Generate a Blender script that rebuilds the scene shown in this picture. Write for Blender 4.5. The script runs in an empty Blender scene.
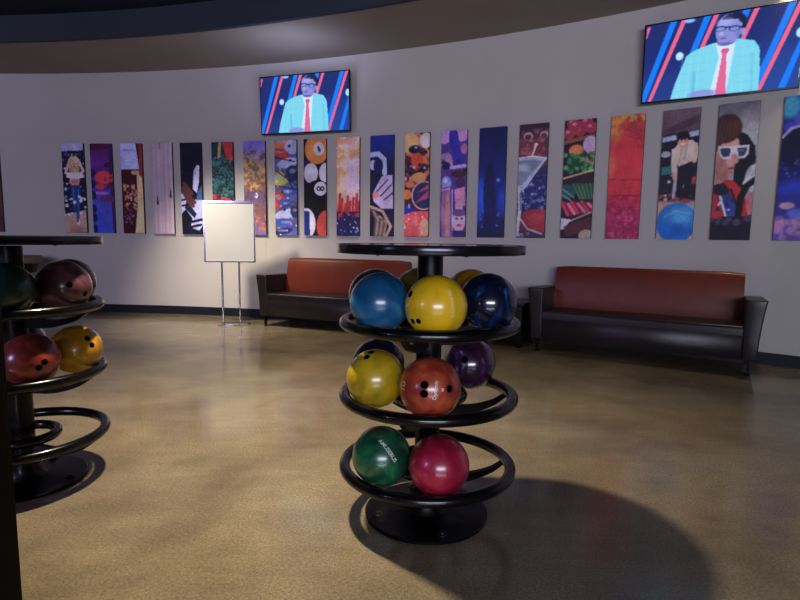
import bpy, bmesh, math, random
import numpy as np
from mathutils import Vector, Matrix
random.seed(4); rng = np.random.default_rng(7)
scn = bpy.context.scene
col = scn.collection
R = math.radians
CX, CY = -5.145, -6.1136          # centre of the round wall
RL, RR = 13.808, 13.812             # wall radius left and right of the small step
JOG = 76.0
CEIL = 3.32

# ------------------------------------------------------------------ helpers
def lin(c):
    c = [x/255 for x in c]
    return tuple((x/12.92 if x <= .04045 else ((x+.055)/1.055)**2.4) for x in c)

def new_mat(name):
    m = bpy.data.materials.new(name); m.use_nodes = True
    nt = m.node_tree
    return m, nt, nt.nodes['Principled BSDF']

def mat(name, rgb, rough=.5, metal=0., coat=0., bump=0., bscale=60, var=0., vscale=6, spec=.5):
    m, nt, b = new_mat(name)
    c = lin(rgb)+(1,)
    b.inputs['Base Color'].default_value = c
    b.inputs['Roughness'].default_value = rough
    b.inputs['Metallic'].default_value = metal
    b.inputs['Coat Weight'].default_value = coat
    b.inputs['Coat Roughness'].default_value = .05
    b.inputs['Specular IOR Level'].default_value = spec
    tc = nt.nodes.new('ShaderNodeTexCoord')
    if var > 0:
        n = nt.nodes.new('ShaderNodeTexNoise'); n.inputs['Scale'].default_value = vscale
        n.inputs['Detail'].default_value = 5
        nt.links.new(tc.outputs['Object'], n.inputs['Vector'])
        r = nt.nodes.new('ShaderNodeValToRGB')
        r.color_ramp.elements[0].position = .3; r.color_ramp.elements[1].position = .7
        r.color_ramp.elements[0].color = tuple(x*(1-var) for x in c[:3])+(1,)
        r.color_ramp.elements[1].color = tuple(min(1, x*(1+var)) for x in c[:3])+(1,)
        nt.links.new(n.outputs['Fac'], r.inputs['Fac']); nt.links.new(r.outputs['Color'], b.inputs['Base Color'])
    if bump > 0:
        n2 = nt.nodes.new('ShaderNodeTexNoise'); n2.inputs['Scale'].default_value = bscale
        n2.inputs['Detail'].default_value = 4
        nt.links.new(tc.outputs['Object'], n2.inputs['Vector'])
        bp = nt.nodes.new('ShaderNodeBump'); bp.inputs['Strength'].default_value = bump
        bp.inputs['Distance'].default_value = .01
        nt.links.new(n2.outputs['Fac'], bp.inputs['Height']); nt.links.new(bp.outputs['Normal'], b.inputs['Normal'])
    return m

def ball_mat(name, stops, scale=5., distort=2.5, rough=.2, off=0., pearl=0.):
    """marbled resin: stops = [(pos, rgb), ...]"""
    m, nt, b = new_mat(name)
    tc = nt.nodes.new('ShaderNodeTexCoord')
    mp = nt.nodes.new('ShaderNodeMapping'); mp.inputs['Location'].default_value = (off, off*.7, -off)
    mp.inputs['Scale'].default_value = (1, 1, .7); mp.inputs['Rotation'].default_value = (off, .5, off*2)
    nt.links.new(tc.outputs['Object'], mp.inputs['Vector'])
    n = nt.nodes.new('ShaderNodeTexNoise'); n.inputs['Scale'].default_value = scale
    n.inputs['Detail'].default_value = 6; n.inputs['Distortion'].default_value = distort
    nt.links.new(mp.outputs['Vector'], n.inputs['Vector'])
    r = nt.nodes.new('ShaderNodeValToRGB'); cr = r.color_ramp
    while len(cr.elements) < len(stops): cr.elements.new(.5)
    for e, (p, c) in zip(cr.elements, stops):
        e.position = p; e.color = tuple(min(.95, x*1.12+.004) for x in lin(c))+(1,)
    nt.links.new(n.outputs['Fac'], r.inputs['Fac']); nt.links.new(r.outputs['Color'], b.inputs['Base Color'])
    b.inputs['Roughness'].default_value = rough+.18
    b.inputs['Metallic'].default_value = pearl
    b.inputs['Coat Weight'].default_value = 1; b.inputs['Coat Roughness'].default_value = rough
    return m

def mesh_obj(name, bm, mats, parent=None, smooth=None):
    me = bpy.data.meshes.new(name); bm.normal_update(); bm.to_mesh(me); bm.free()
    if not isinstance(mats, (list, tuple)): mats = [mats]
    for m in mats: me.materials.append(m)
    if smooth is not None:
        if smooth >= 180:
            for p in me.polygons: p.use_smooth = True
        else:
            me.polygons.foreach_set('use_smooth', [True]*len(me.polygons))
            me.set_sharp_from_angle(angle=R(smooth))
    o = bpy.data.objects.new(name, me); col.objects.link(o)
    if parent: o.parent = parent
    return o

def tag(o, label=None, cat=None, group=None, kind=None):
    if label: o['label'] = label
    if cat: o['category'] = cat
    if group: o['group'] = group
    if kind: o['kind'] = kind
    return o

def thing(name, label, cat, loc=(0, 0, 0), rz=0, group=None):
    o = bpy.data.objects.new(name, None); o.empty_display_size = .1
    col.objects.link(o); o.location = loc; o.rotation_euler = (0, 0, rz)
    return tag(o, label, cat, group)

def box(bm, cx, cy, cz, sx, sy, sz, mi=0):
    g = bmesh.ops.create_cube(bm, size=1)
    for v in g['verts']: v.co = Vector((cx+v.co.x*sx, cy+v.co.y*sy, cz+v.co.z*sz))
    fs = set(f for v in g['verts'] for f in v.link_faces)
    for f in fs: f.material_index = mi
    return g['verts']

def hexa(bm, pts):
    """8 points: bottom 4 (ccw), top 4 (ccw)"""
    v = [bm.verts.new(p) for p in pts]
    for f in ((3, 2, 1, 0), (4, 5, 6, 7), (0, 1, 5, 4), (1, 2, 6, 5), (2, 3, 7, 6), (3, 0, 4, 7)):
        bm.faces.new([v[i] for i in f])
    return v

def bevel(bm, w, seg=3):
    bmesh.ops.bevel(bm, geom=[e for e in bm.edges], offset=w, segments=seg, profile=.5, affect='EDGES', clamp_overlap=True)

def lathe(bm, prof, n=64, cx=0, cy=0, close=False):
    """prof: list (r,z) revolved about z"""
    rings = []
    for r, z in prof:
        if r < 1e-6: rings.append([bm.verts.new((cx, cy, z))])
        else: rings.append([bm.verts.new((cx+r*math.cos(2*math.pi*k/n), cy+r*math.sin(2*math.pi*k/n), z)) for k in range(n)])
    rr = list(zip(rings[:-1], rings[1:]))
    if close: rr.append((rings[-1], rings[0]))
    for a, b in rr:
        for k in range(n):
            k2 = (k+1) % n
            if len(a) == 1: bm.faces.new((a[0], b[k2], b[k])) if len(b) > 1 else None
            elif len(b) == 1: bm.faces.new((a[k], a[k2], b[0]))
            else: bm.faces.new((a[k], a[k2], b[k2], b[k]))

def torus(bm, Rc, t, z=0, n=96, m=20):
    lathe(bm, [(Rc+t*math.cos(2*math.pi*k/m), z+t*math.sin(2*math.pi*k/m)) for k in range(m)], n=n, close=True)

def tube(bm, pts, r, n=14, cap=True, rs=None):
    pts = [Vector(p) for p in pts]; rings = []
    up = Vector((0, 0, 1))
    for i, p in enumerate(pts):
        d = (pts[min(i+1, len(pts)-1)]-pts[max(i-1, 0)]).normalized()
        a = d.cross(up)
        if a.length < 1e-3: a = d.cross(Vector((0, 1, 0)))
        a.normalize(); b = d.cross(a).normalized()
        rad = rs[i] if rs else r
        rings.append([bm.verts.new(p+rad*(math.cos(2*math.pi*k/n)*a+math.sin(2*math.pi*k/n)*b)) for k in range(n)])
    for A, B in zip(rings[:-1], rings[1:]):
        for k in range(n): bm.faces.new((A[k], A[(k+1) % n], B[(k+1) % n], B[k]))
    if cap: bm.faces.new(rings[0][::-1]); bm.faces.new(rings[-1])

def recalc(bm): bmesh.ops.recalc_face_normals(bm, faces=bm.faces[:])

def pol(a, r, z=0):
    return (CX+r*math.cos(R(a)), CY+r*math.sin(R(a)), z)

# ------------------------------------------------------------------ materials
def wall_material():
    m, nt, b = new_mat('painted_wall')
    tc = nt.nodes.new('ShaderNodeTexCoord')
    n = nt.nodes.new('ShaderNodeTexNoise'); n.inputs['Scale'].default_value = .8; n.inputs['Detail'].default_value = 6
    nt.links.new(tc.outputs['Object'], n.inputs['Vector'])
    r = nt.nodes.new('ShaderNodeValToRGB')
    r.color_ramp.elements[0].position = .35; r.color_ramp.elements[1].position = .7
    r.color_ramp.elements[0].color = lin((212, 208, 206))+(1,); r.color_ramp.elements[1].color = lin((220, 216, 213))+(1,)
    nt.links.new(n.outputs['Fac'], r.inputs['Fac']); nt.links.new(r.outputs['Color'], b.inputs['Base Color'])
    b.inputs['Roughness'].default_value = .75
    n2 = nt.nodes.new('ShaderNodeTexNoise'); n2.inputs['Scale'].default_value = 140
    nt.links.new(tc.outputs['Object'], n2.inputs['Vector'])
    bp = nt.nodes.new('ShaderNodeBump'); bp.inputs['Strength'].default_value = .15; bp.inputs['Distance'].default_value = .003
    nt.links.new(n2.outputs['Fac'], bp.inputs['Height']); nt.links.new(bp.outputs['Normal'], b.inputs['Normal'])
    return m

def floor_material():
    m, nt, b = new_mat('polished_concrete'); L = nt.links.new
    tc = nt.nodes.new('ShaderNodeTexCoord')
    def noise(s, d=6, dist=0., sc=(1, 1, 1)):
        mp = nt.nodes.new('ShaderNodeMapping'); mp.inputs['Scale'].default_value = sc
        L(tc.outputs['Object'], mp.inputs['Vector'])
        n = nt.nodes.new('ShaderNodeTexNoise'); n.inputs['Scale'].default_value = s
        n.inputs['Detail'].default_value = d; n.inputs['Distortion'].default_value = dist
        L(mp.outputs['Vector'], n.inputs['Vector']); return n.outputs['Fac']
    def ramp(f, stops):
        r = nt.nodes.new('ShaderNodeValToRGB'); cr = r.color_ramp
        while len(cr.elements) < len(stops): cr.elements.new(.5)
        for e, (p, c) in zip(cr.elements, stops): e.position = p; e.color = c
        L(f, r.inputs['Fac']); return r.outputs['Color']
    def mix(a, c, fac, mode='MULTIPLY'):
        x = nt.nodes.new('ShaderNodeMix'); x.data_type = 'RGBA'; x.blend_type = mode
        L(a, x.inputs[6]); L(c, x.inputs[7]); x.inputs[0].default_value = fac; return x.outputs[2]
    g = lambda v: (v, v, v, 1)
    base = ramp(noise(.9, 8, .8), [(.3, lin((124, 113, 93))+(1,)), (.5, lin((146, 134, 110))+(1,)), (.7, lin((162, 150, 124))+(1,))])
    cloud = ramp(noise(3.6, 9, .3), [(.3, g(.80)), (.6, g(1.))])
    grain = ramp(noise(90, 4, 0), [(.3, g(.72)), (.55, g(1.)), (.75, g(1.18))])
    speck = ramp(noise(170, 3, 0), [(.28, g(.4)), (.42, g(.92)), (.6, g(1.05)), (.76, g(1.7))])
    streak = ramp(noise(2.2, 7, 1.2, (1, 3.2, 1)), [(.35, g(.90)), (.6, g(1.03))])
    c = mix(mix(mix(mix(base, cloud, .9), streak, .9), grain, .9), speck, .8)
    # small darker pits
    v = nt.nodes.new('ShaderNodeTexVoronoi'); v.inputs['Scale'].default_value = 7
    L(tc.outputs['Object'], v.inputs['Vector'])
    pits = ramp(v.outputs['Distance'], [(.03, g(.6)), (.06, g(1.))])
    c = mix(c, pits, .7)
    # hairline scratches
    w = noise(6, 3, .4, (1, 14, 1)); scr = ramp(w, [(.735, g(1.)), (.745, g(1.35)), (.755, g(1.))])
    c = mix(c, scr, .5)
    L(c, b.inputs['Base Color'])
    rr = ramp(noise(1.6, 6), [(.3, g(.11)), (.7, g(.21))]); L(rr, b.inputs['Roughness'])
    b.inputs['Specular IOR Level'].default_value = .42
    bp = nt.nodes.new('ShaderNodeBump'); bp.inputs['Strength'].default_value = .035; bp.inputs['Distance'].default_value = .002
    L(noise(70, 4), bp.inputs['Height']); L(bp.outputs['Normal'], b.inputs['Normal'])
    return m

M = dict(
    wall=wall_material(), floor=floor_material(),
    soffit=mat('painted_soffit', (160, 152, 142), .8, var=.05, vscale=1),
    fascia=mat('slate_fascia', (66, 74, 88), .8, var=.08, vscale=2),
    upper=mat('navy_ceiling', (28, 32, 60), .9, var=.3, vscale=3),
    base=mat('navy_vinyl', (34, 38, 52), .45),
    black=mat('black_powder_coat', (8, 8, 11), .38, coat=.12, spec=.3, bump=.03, bscale=250),
    ring=mat('black_rubber_coated_tube', (8, 8, 11), .27, coat=.4, spec=.4),
    top=mat('black_laminate', (30, 28, 30), .16, coat=.7, var=.2, vscale=30),
    edge=mat('dark_edge_band', (58, 56, 64), .2, metal=.8),
    screw=mat('zinc_screw', (70, 70, 74), .4, metal=.8),
    chrome=mat('brushed_chrome', (205, 205, 210), .18, metal=1.),
    board=mat('cream_board', (216, 216, 212), .45, var=.02, vscale=3),
    leather=mat('dark_brown_leather', (42, 36, 40), .34, bump=.12, bscale=120, var=.12, vscale=8),
    rust=mat('rust_leather', (124, 55, 38), .38, bump=.10, bscale=120, var=.10, vscale=5),
    leg=mat('black_metal_leg', (16, 16, 18), .4, metal=.5),
    hole=mat('hole_black', (5, 5, 6), 1., spec=0.),
    ink_white=mat('white_lettering', (225, 225, 225), .4),
    ink_cream=mat('pale_lettering', (240, 225, 170), .4),
    ink_pink=mat('pink_lettering', (235, 170, 150), .4),
    bezel=mat('tv_bezel', (10, 10, 12), .3, coat=.3),
    pillar=mat('dark_wood_pillar', (11, 8, 8), .8, spec=.15, var=.15, vscale=4),
    tan=mat('tan_laminate', (120, 104, 92), .5, var=.1),
)

# ------------------------------------------------------------------ setting
def dz_left(a, z):
    return z-.060*min(1, max(0, (a-70)/22)) if z > 3 else z

def arc_wall(name, a0, a1, r, z0, z1, m, thick=.12, cap=True, seg=.5):
    bm = bmesh.new(); n = max(2, int(abs(a1-a0)/seg)); P = []
    for k in range(n+1):
        a = a0+(a1-a0)*k/n
        P.append([bm.verts.new(pol(a, rr, dz_left(a, z))) for rr, z in ((r, z0), (r, z1), (r+thick, z1), (r+thick, z0))])
    for A, B in zip(P[:-1], P[1:]):
        for k in range(4):
            f = bm.faces.new((A[k], A[(k+1) % 4], B[(k+1) % 4], B[k]))
    bm.faces.new(P[0]); bm.faces.new(P[-1][::-1]); recalc(bm)
    return tag(mesh_obj(name, bm, m, smooth=30), kind='structure')

arc_wall('wall_left', 104, JOG, RL, 0, CEIL+.02, M['wall'], thick=.16)
arc_wall('wall_right', JOG, 34, RR, 0, CEIL+.02, M['wall'])
arc_wall('baseboard_left', 104, JOG, RL-.012, 0, .112, M['base'], thick=.012)
arc_wall('baseboard_right', JOG, 34, RR-.012, 0, .112, M['base'], thick=.012)
REDGE = 13.79-1.17
arc_wall('ceiling_soffit', 104, 34, REDGE, CEIL, CEIL+.06, M['soffit'], thick=RR-REDGE+.12)['kind'] = 'structure'
arc_wall('trim_fascia', 104, 34, REDGE-.03, CEIL-.004, 3.60, M['fascia'], thick=.05)
bm = bmesh.new()
n = 70; inner = []; outer = []
for k in range(n+1):
    a = 104-(70)*k/n
    inner.append(bm.verts.new(pol(a, 2.5, dz_left(a, 3.60)))); outer.append(bm.verts.new(pol(a, REDGE+.02, dz_left(a, 3.60))))
for k in range(n): bm.faces.new((inner[k], inner[k+1], outer[k+1], outer[k]))
recalc(bm)
tag(mesh_obj('ceiling', bm, M['upper']), kind='structure')
bm = bmesh.new(); box(bm, 0, 2, -.05, 24, 22, .1)
tag(mesh_obj('floor', bm, M['floor']), kind='structure')

# dark pillar close by on the left
bm = bmesh.new(); box(bm, -1.26, 1.22, 1.8, .46, .34, 3.6); bevel(bm, .006, 2)
p = mesh_obj('pillar', bm, M['pillar'], smooth=40)
tag(p, 'near black square pillar at the left edge, in front of the cut-off ball rack', 'pillar')

# ------------------------------------------------------------------ canvas painter
class Pic:
    def __init__(s, w, h, aspect):
        s.w, s.h = w, h
        u = np.linspace(0, 1, w); v = np.linspace(0, aspect, h)
        s.U, s.V = np.meshgrid(u, v); s.C = np.zeros((h, w, 3)); s.A = aspect
        s.soft = .5*aspect/h
    def put(s, mask, c):
        m = np.clip(mask, 0, 1)[..., None]; s.C = s.C*(1-m)+np.array(c, float)*m; return s
    def fill(s, c): s.C[:] = c; return s
    def vgrad(s, stops):
        vs = [a for a, _ in stops]
        for k in range(3): s.C[..., k] = np.interp(s.V, vs, [c[k] for _, c in stops])
        return s
    def ell(s, cx, cy, rx, ry, c, a=1., soft=.12, rot=0):
        x, y = s.U-cx, s.V-cy; cr, sr = math.cos(rot), math.sin(rot)
        d = np.sqrt(((x*cr+y*sr)/rx)**2+((-x*sr+y*cr)/ry)**2)
        return s.put(a*np.clip((1-d)/max(soft, .02)+.5, 0, 1), c)
    def poly(s, pts, c, a=1.):
        x, y = s.U, s.V; ins = np.zeros(x.shape, bool); n = len(pts)
        for i in range(n):
            x0, y0 = pts[i]; x1, y1 = pts[(i+1) % n]
            if y0 == y1: continue
            cond = ((y0 > y) != (y1 > y)) & (x < (x1-x0)*(y-y0)/(y1-y0)+x0)
            ins ^= cond
        return s.put(a*ins.astype(float), c)
    def line(s, pts, w, c, a=1.):
        for (x0, y0), (x1, y1) in zip(pts[:-1], pts[1:]):
            dx, dy = x1-x0, y1-y0; L = dx*dx+dy*dy+1e-9
            t = np.clip(((s.U-x0)*dx+(s.V-y0)*dy)/L, 0, 1)
            d = np.hypot(s.U-x0-t*dx, s.V-y0-t*dy)
            s.put(a*np.clip((w-d)/(s.soft)+.5, 0, 1), c)
        return s
    def noise(s, scale, seed=0):
        r = np.random.default_rng(seed); out = np.zeros_like(s.U); amp = 1; tot = 0
        for o in range(3):
            sc = scale*2**o; gw, gh = int(sc)+3, int(sc*s.A)+3; g = r.random((gh, gw))
            x = s.U*sc; y = s.V*sc; xi = x.astype(int); yi = np.clip(y.astype(int), 0, gh-2); fx = x-xi; fy = y-yi
            fx = fx*fx*(3-2*fx); fy = fy*fy*(3-2*fy)
            out += amp*((g[yi, xi]*(1-fx)+g[yi, xi+1]*fx)*(1-fy)+(g[yi+1, xi]*(1-fx)+g[yi+1, xi+1]*fx)*fy); tot += amp; amp *= .5
        return out/tot
    def blotch(s, scale, thr, c, seed=0, a=1., v0=0, v1=9, sharp=8):
        n = s.noise(scale, seed); m = np.clip((n-thr)*sharp, 0, 1)*((s.V >= v0) & (s.V <= v1))
        return s.put(a*m, c)
    def dots(s, n, rr, cols, v0, v1, seed=0, u0=0, u1=1, a=1., ry=None):
        r = random.Random(seed)
        for _ in range(n):
            q = r.uniform(*rr); s.ell(r.uniform(u0, u1), r.uniform(v0, v1), q, q*(ry or 1), r.choice(cols), a, .35)
        return s

GW, GH, ASP = 56, 220, 4.0
def P(): return Pic(GW, GH, ASP)

def art_bowler_woman():
    p = P().fill((20, 24, 50)); p.dots(90, (.03, .08), [(150, 150, 190), (60, 60, 110), (210, 200, 220), (16, 18, 36), (90, 90, 130)], .2, 3.1, 1)
    p.poly([(0, 0), (1, 0), (1, .3), (0, .33)], (180, 184, 232)); p.poly([(0, 3.15), (1, 2.95), (1, 4), (0, 4)], (190, 156, 140)); p.ell(.5, 3.9, .4, .2, (176, 130, 112), .8, .8)
    p.line([(.30, 1.35), (.14, 1.30), (.34, .75), (.45, .6)], .06, (226, 190, 180)); p.line([(.82, 1.35), (.95, 1.2), (.76, .75), (.62, .6)], .06, (226, 190, 180))
    p.ell(.54, .95, .25, .38, (216, 186, 150)); p.ell(.42, 1.2, .1, .25, (196, 160, 120)); p.ell(.68, 1.2, .1, .25, (196, 160, 120)); p.ell(.55, .92, .13, .19, (232, 186, 168)); p.ell(.5, .9, .02, .02, (60, 40, 50)); p.ell(.6, .9, .02, .02, (60, 40, 50)); p.ell(.55, 1.02, .05, .03, (180, 60, 80))
    p.poly([(.2, 1.3), (.9, 1.28), (.95, 1.5), (.76, 1.55), (.74, 1.8), (.34, 1.8), (.32, 1.55), (.14, 1.5)], (232, 220, 232)); p.poly([(.34, 1.58), (.74, 1.56), (.73, 1.86), (.35, 1.86)], (222, 150, 144)); p.line([(.4, 1.7), (.7, 1.68)], .02, (190, 110, 110))
    p.poly([(.32, 1.85), (.78, 1.85), (.76, 2.5), (.66, 3.4), (.54, 3.4), (.55, 2.5), (.5, 3.1), (.42, 3.1), (.36, 2.5)], (36, 60, 134)); p.line([(.45, 2.), (.46, 2.9)], .025, (80, 110, 180)); p.line([(.68, 2.), (.62, 3.2)], .025, (70, 100, 170))
    p.ell(.6, 3.5, .08, .14, (225, 220, 235)); p.ell(.58, 3.45, .05, .08, (120, 40, 70))
    return p.dots(14, (.04, .09), [(230, 230, 250)], 2.3, 3.3, 5)
def art_purple_room():
    p = P().vgrad([(0, (90, 30, 90)), (.8, (110, 40, 150)), (1.3, (80, 30, 120)), (2., (70, 60, 180)), (2.6, (80, 90, 205)), (4, (60, 80, 200))])
    p.poly([(0, 0), (1, 0), (1, .2), (0, .3)], (80, 24, 50)); p.poly([(.84, 0), (1, 0), (1, 4), (.93, 4)], (60, 24, 80))
    p.ell(.6, 1.5, .45, .3, (215, 70, 80)); p.ell(.4, 1.9, .3, .12, (220, 60, 70)); p.blotch(6, .55, (90, 24, 70), 4, .9, 1.2, 2.)
    p.ell(.8, .95, .2, .12, (60, 20, 70)); p.ell(.75, 2.45, .4, .14, (120, 50, 130)); p.ell(.4, 2.2, .4, .08, (180, 110, 200))
    for y in (1.3, 1.8, 2.3, 2.9, 3.3, 3.8): p.ell(.06, y, .14, .2, (24, 24, 90))
    return p
def art_long_exposure():
    p = P().fill((62, 16, 22)); p.poly([(0, 0), (.72, 0), (.86, 1.15), (0, 1.15)], (190, 195, 250))
    p.line([(.95, 0), (.98, 1.8), (.95, 4)], .1, (150, 50, 40)); p.poly([(.72, 1.2), (.95, 1.5), (1, 2.3), (1, 4), (.55, 4), (.72, 2.6)], (222, 210, 160))
    p.poly([(.72, 1.2), (.84, 1.2), (.93, 2.4), (.75, 2.2)], (230, 190, 140)); p.dots(60, (.03, .07), [(220, 160, 140), (190, 120, 110)], 1.8, 2.9, 3, .1, .7)
    p.dots(30, (.02, .05), [(150, 90, 140)], 2.9, 3.6, 6, .1, .55); p.ell(.62, 1.28, .16, .1, (210, 170, 130))
    return p.line([(.15, .3), (.6, .3)], .03, (150, 150, 210))
def art_lane_boards():
    p = P().fill((188, 170, 184))
    for k in range(9):
        q = (k*37 % 23)-11; p.poly([(k/9, 0), ((k+1)/9-.01, 0), ((k+1)/9-.01, 4), (k/9, 4)], (190+q, 171+q, 184+q))
    for x in (.22, .44, .56, .78): p.line([(x, 0), (x, 4)], .008, (160, 142, 156), .8)
    p.poly([(.2, 2.7), (.25, 2.25), (.31, 2.7)], (44, 34, 46)); p.poly([(.82, 2.38), (.87, 1.95), (.93, 2.38)], (44, 34, 46))
    return p.line([(.43, 0), (.43, .22)], .03, (140, 110, 125))
def art_guitar():
    p = P().fill((12, 16, 34)); p.blotch(2, .5, (24, 40, 56), 2, .7, 0, 1.4)
    p.poly([(.55, 2.0), (.62, 1.2), (.78, .95), (.9, 1.0), (.86, 1.7), (.75, 2.2)], (205, 205, 245))
    p.poly([(.05, 2.2), (.5, 2.5), (1, 2.4), (1, 3.6), (.8, 3.85), (.4, 3.7), (.5, 3.3), (.2, 2.9), (0, 3.1), (0, 2.2)], (190, 195, 240))
    p.poly([(.25, 2.5), (.7, 3.1), (.6, 3.3), (.15, 2.85)], (24, 34, 60)); p.line([(.5, 3.45), (.95, 3.35)], .05, (10, 14, 26)); p.line([(.45, 3.68), (.9, 3.58)], .05, (10, 14, 26))
    p.line([(0, 2.5), (.3, 2.45)], .04, (10, 14, 26)); p.line([(0, 2.75), (.3, 2.7)], .04, (10, 14, 26)); p.poly([(.8, 2.1), (1, 1.8), (1, 2.5), (.7, 2.5)], (70, 100, 150))
    for a in ((.15, 1.75, .5, 2.2), (.1, 1.95, .62, 2.6), (.2, 2.05, .55, 2.75), (.1, 2.1, .42, 2.7)): p.line([a[:2], a[2:]], .08, (96, 56, 52))
    return p
def art_greens():
    p = P().fill((26, 60, 66)); p.blotch(7, .48, (60, 120, 125), 3, .9, .6, 2.5); p.blotch(12, .55, (10, 20, 30), 8, .9, .3, 2.6); p.blotch(16, .6, (120, 170, 165), 12, .7, .5, 2.4)
    p.poly([(.5, 0), (1, 0), (1, .8), (.7, .75)], (205, 60, 60)); p.line([(.4, 0), (.35, .6)], .07, (190, 150, 100))
    p.poly([(0, 2.2), (1, 2.5), (1, 4), (0, 4)], (180, 70, 70)); return p.blotch(9, .5, (60, 20, 30), 5, .8, 2.3, 4)
def art_autumn_park():
    p = P().vgrad([(0, (120, 120, 220)), (.6, (160, 140, 210)), (1., (170, 140, 120)), (2., (150, 110, 90)), (2.3, (100, 80, 110)), (3, (130, 90, 90)), (4, (120, 100, 170))])
    p.blotch(5, .5, (215, 165, 100), 2, .8, .5, 2.1); p.blotch(9, .52, (100, 90, 60), 6, .8, .4, 2.2); p.blotch(7, .55, (210, 120, 60), 9, .8, 2.8, 3.8)
    p.ell(.55, 2.3, .1, .12, (200, 200, 250)); return p.blotch(10, .58, (70, 60, 100), 4, .7, 2., 2.8)
def art_toy_cars():
    p = P().fill((90, 100, 160)); cols = [(200, 60, 50), (60, 80, 170), (190, 190, 80), (190, 200, 240), (30, 40, 90), (230, 130, 80)]
    for k, (x, y, w, h, c) in enumerate([(.3, .15, .5, .25, 5), (.8, .3, .35, .3, 3), (.2, .55, .5, .2, 0), (.6, .95, .5, .2, 3), (.2, 1.6, .45, .3, 2), (.8, 1.4, .3, .35, 4), (.5, 2.2, .6, .2, 1), (.15, 2.5, .3, .4, 0), (.6, 2.7, .5, .2, 1), (.5, 3.1, .55, .2, 3), (.9, 3., .2, .25, 4), (.5, 3.5, .5, .2, 1), (.3, 3.85, .5, .15, 4)]):
        p.ell(x, y, w, h, cols[c], .95, .15, .2*(k % 3-1)); p.ell(x, y-h*.3, w*.5, h*.3, (170, 180, 220), .6)
    for a in ((0, .7, .9, .9), (.1, 1.3, 1, 1.9), (0, 1.9, 1, 2.05), (.3, 1.2, .9, 2.1), (.2, 2.9, .8, 2.6)): p.line([a[:2], a[2:]], .02, (30, 30, 60))
    p.dots(30, (.03, .07), cols, 0, 4, 3); return p
def art_pool_balls():
    p = P().fill((16, 16, 26)); p.poly([(0, .9), (.35, .8), (.3, 1.3), (0, 1.3)], (50, 30, 90))
    p.ell(.6, .42, .55, .62, (235, 150, 70), 1, .06); p.ell(.68, .42, .24, .28, (230, 220, 225)); p.line([(.66, .35), (.72, .5)], .05, (60, 70, 140))
    p.ell(.32, 1.4, .32, .42, (226, 226, 240), 1, .06); p.ell(1.0, 1.4, .32, .42, (226, 226, 240), 1, .06)
    p.ell(.62, 2.45, .72, .75, (12, 16, 18), 1, .05); p.ell(.75, 2.05, .29, .29, (235, 235, 242), 1, .08)
    for x in (.67, .83): p.ell(x, 2.05, .1, .1, (16, 16, 20)); p.ell(x, 2.05, .045, .045, (235, 235, 242))
    p.ell(.1, 3.5, .42, .65, (226, 226, 240), 1, .06); p.poly([(0, 2.95), (.24, 3.0), (.26, 4), (0, 4)], (28, 44, 130))
    return p.ell(.98, 3.6, .42, .65, (205, 80, 66), 1, .06)
def art_concert_gold():
    p = P().vgrad([(0, (230, 170, 140)), (1.2, (245, 205, 150)), (2.2, (250, 215, 180)), (2.9, (225, 130, 100)), (3.3, (50, 40, 90)), (4, (30, 40, 90))])
    p.ell(.85, 1.5, .5, 1.2, (215, 200, 250), .8, 1.); p.blotch(3, .5, (245, 170, 80), 5, .6, 0, 2.3); p.dots(26, (.03, .07), [(250, 225, 220)], 0, 1.3, 2)
    for x, y in ((.15, 2.3), (.25, 2.5), (.5, 2.4), (.6, 2.6), (.75, 2.45), (.9, 2.3), (1, 2.6), (.4, 2.7)): p.line([(x, y), (x-.06, 3.2)], .055, (190, 60, 60))
    p.blotch(8, .5, (30, 30, 80), 4, .95, 3., 4); return p.dots(16, (.02, .06), [(120, 150, 230), (230, 230, 250)], 3.1, 3.9, 8)
def art_blue_hands():
    p = P().vgrad([(0, (30, 40, 150)), (.6, (24, 44, 130)), (1.2, (20, 24, 60)), (4, (24, 22, 50))])
    p.line([(0, .75), (.35, .72), (.6, .95), (.62, 1.5)], .1, (190, 205, 245)); p.ell(.12, 1.15, .16, .2, (190, 205, 240)); p.ell(.35, 1.2, .2, .3, (20, 30, 80))
    p.poly([(.1, 2.3), (.5, 1.6), (.95, 1.55), (1, 2.9), (.5, 2.9), (.15, 2.6)], (196, 180, 225)); p.ell(.25, 2.35, .14, .14, (230, 140, 150))
    for a in ((.3, 2.2, .75, 1.75), (.45, 2.4, .9, 1.95), (.6, 2.55, 1, 2.25)): p.line([a[:2], a[2:]], .025, (60, 30, 60))
    for k in range(6): p.line([(.05+k*.12, 2.9+.1*k), (.25+k*.1, 3.3), (.2+k*.08, 4)], .045, (170, 140, 120) if k % 2 else (110, 84, 90))
    return p.line([(.0, 2.8), (.55, 3.0), (.9, 3.6), (.7, 4)], .06, (190, 160, 135))
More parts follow.
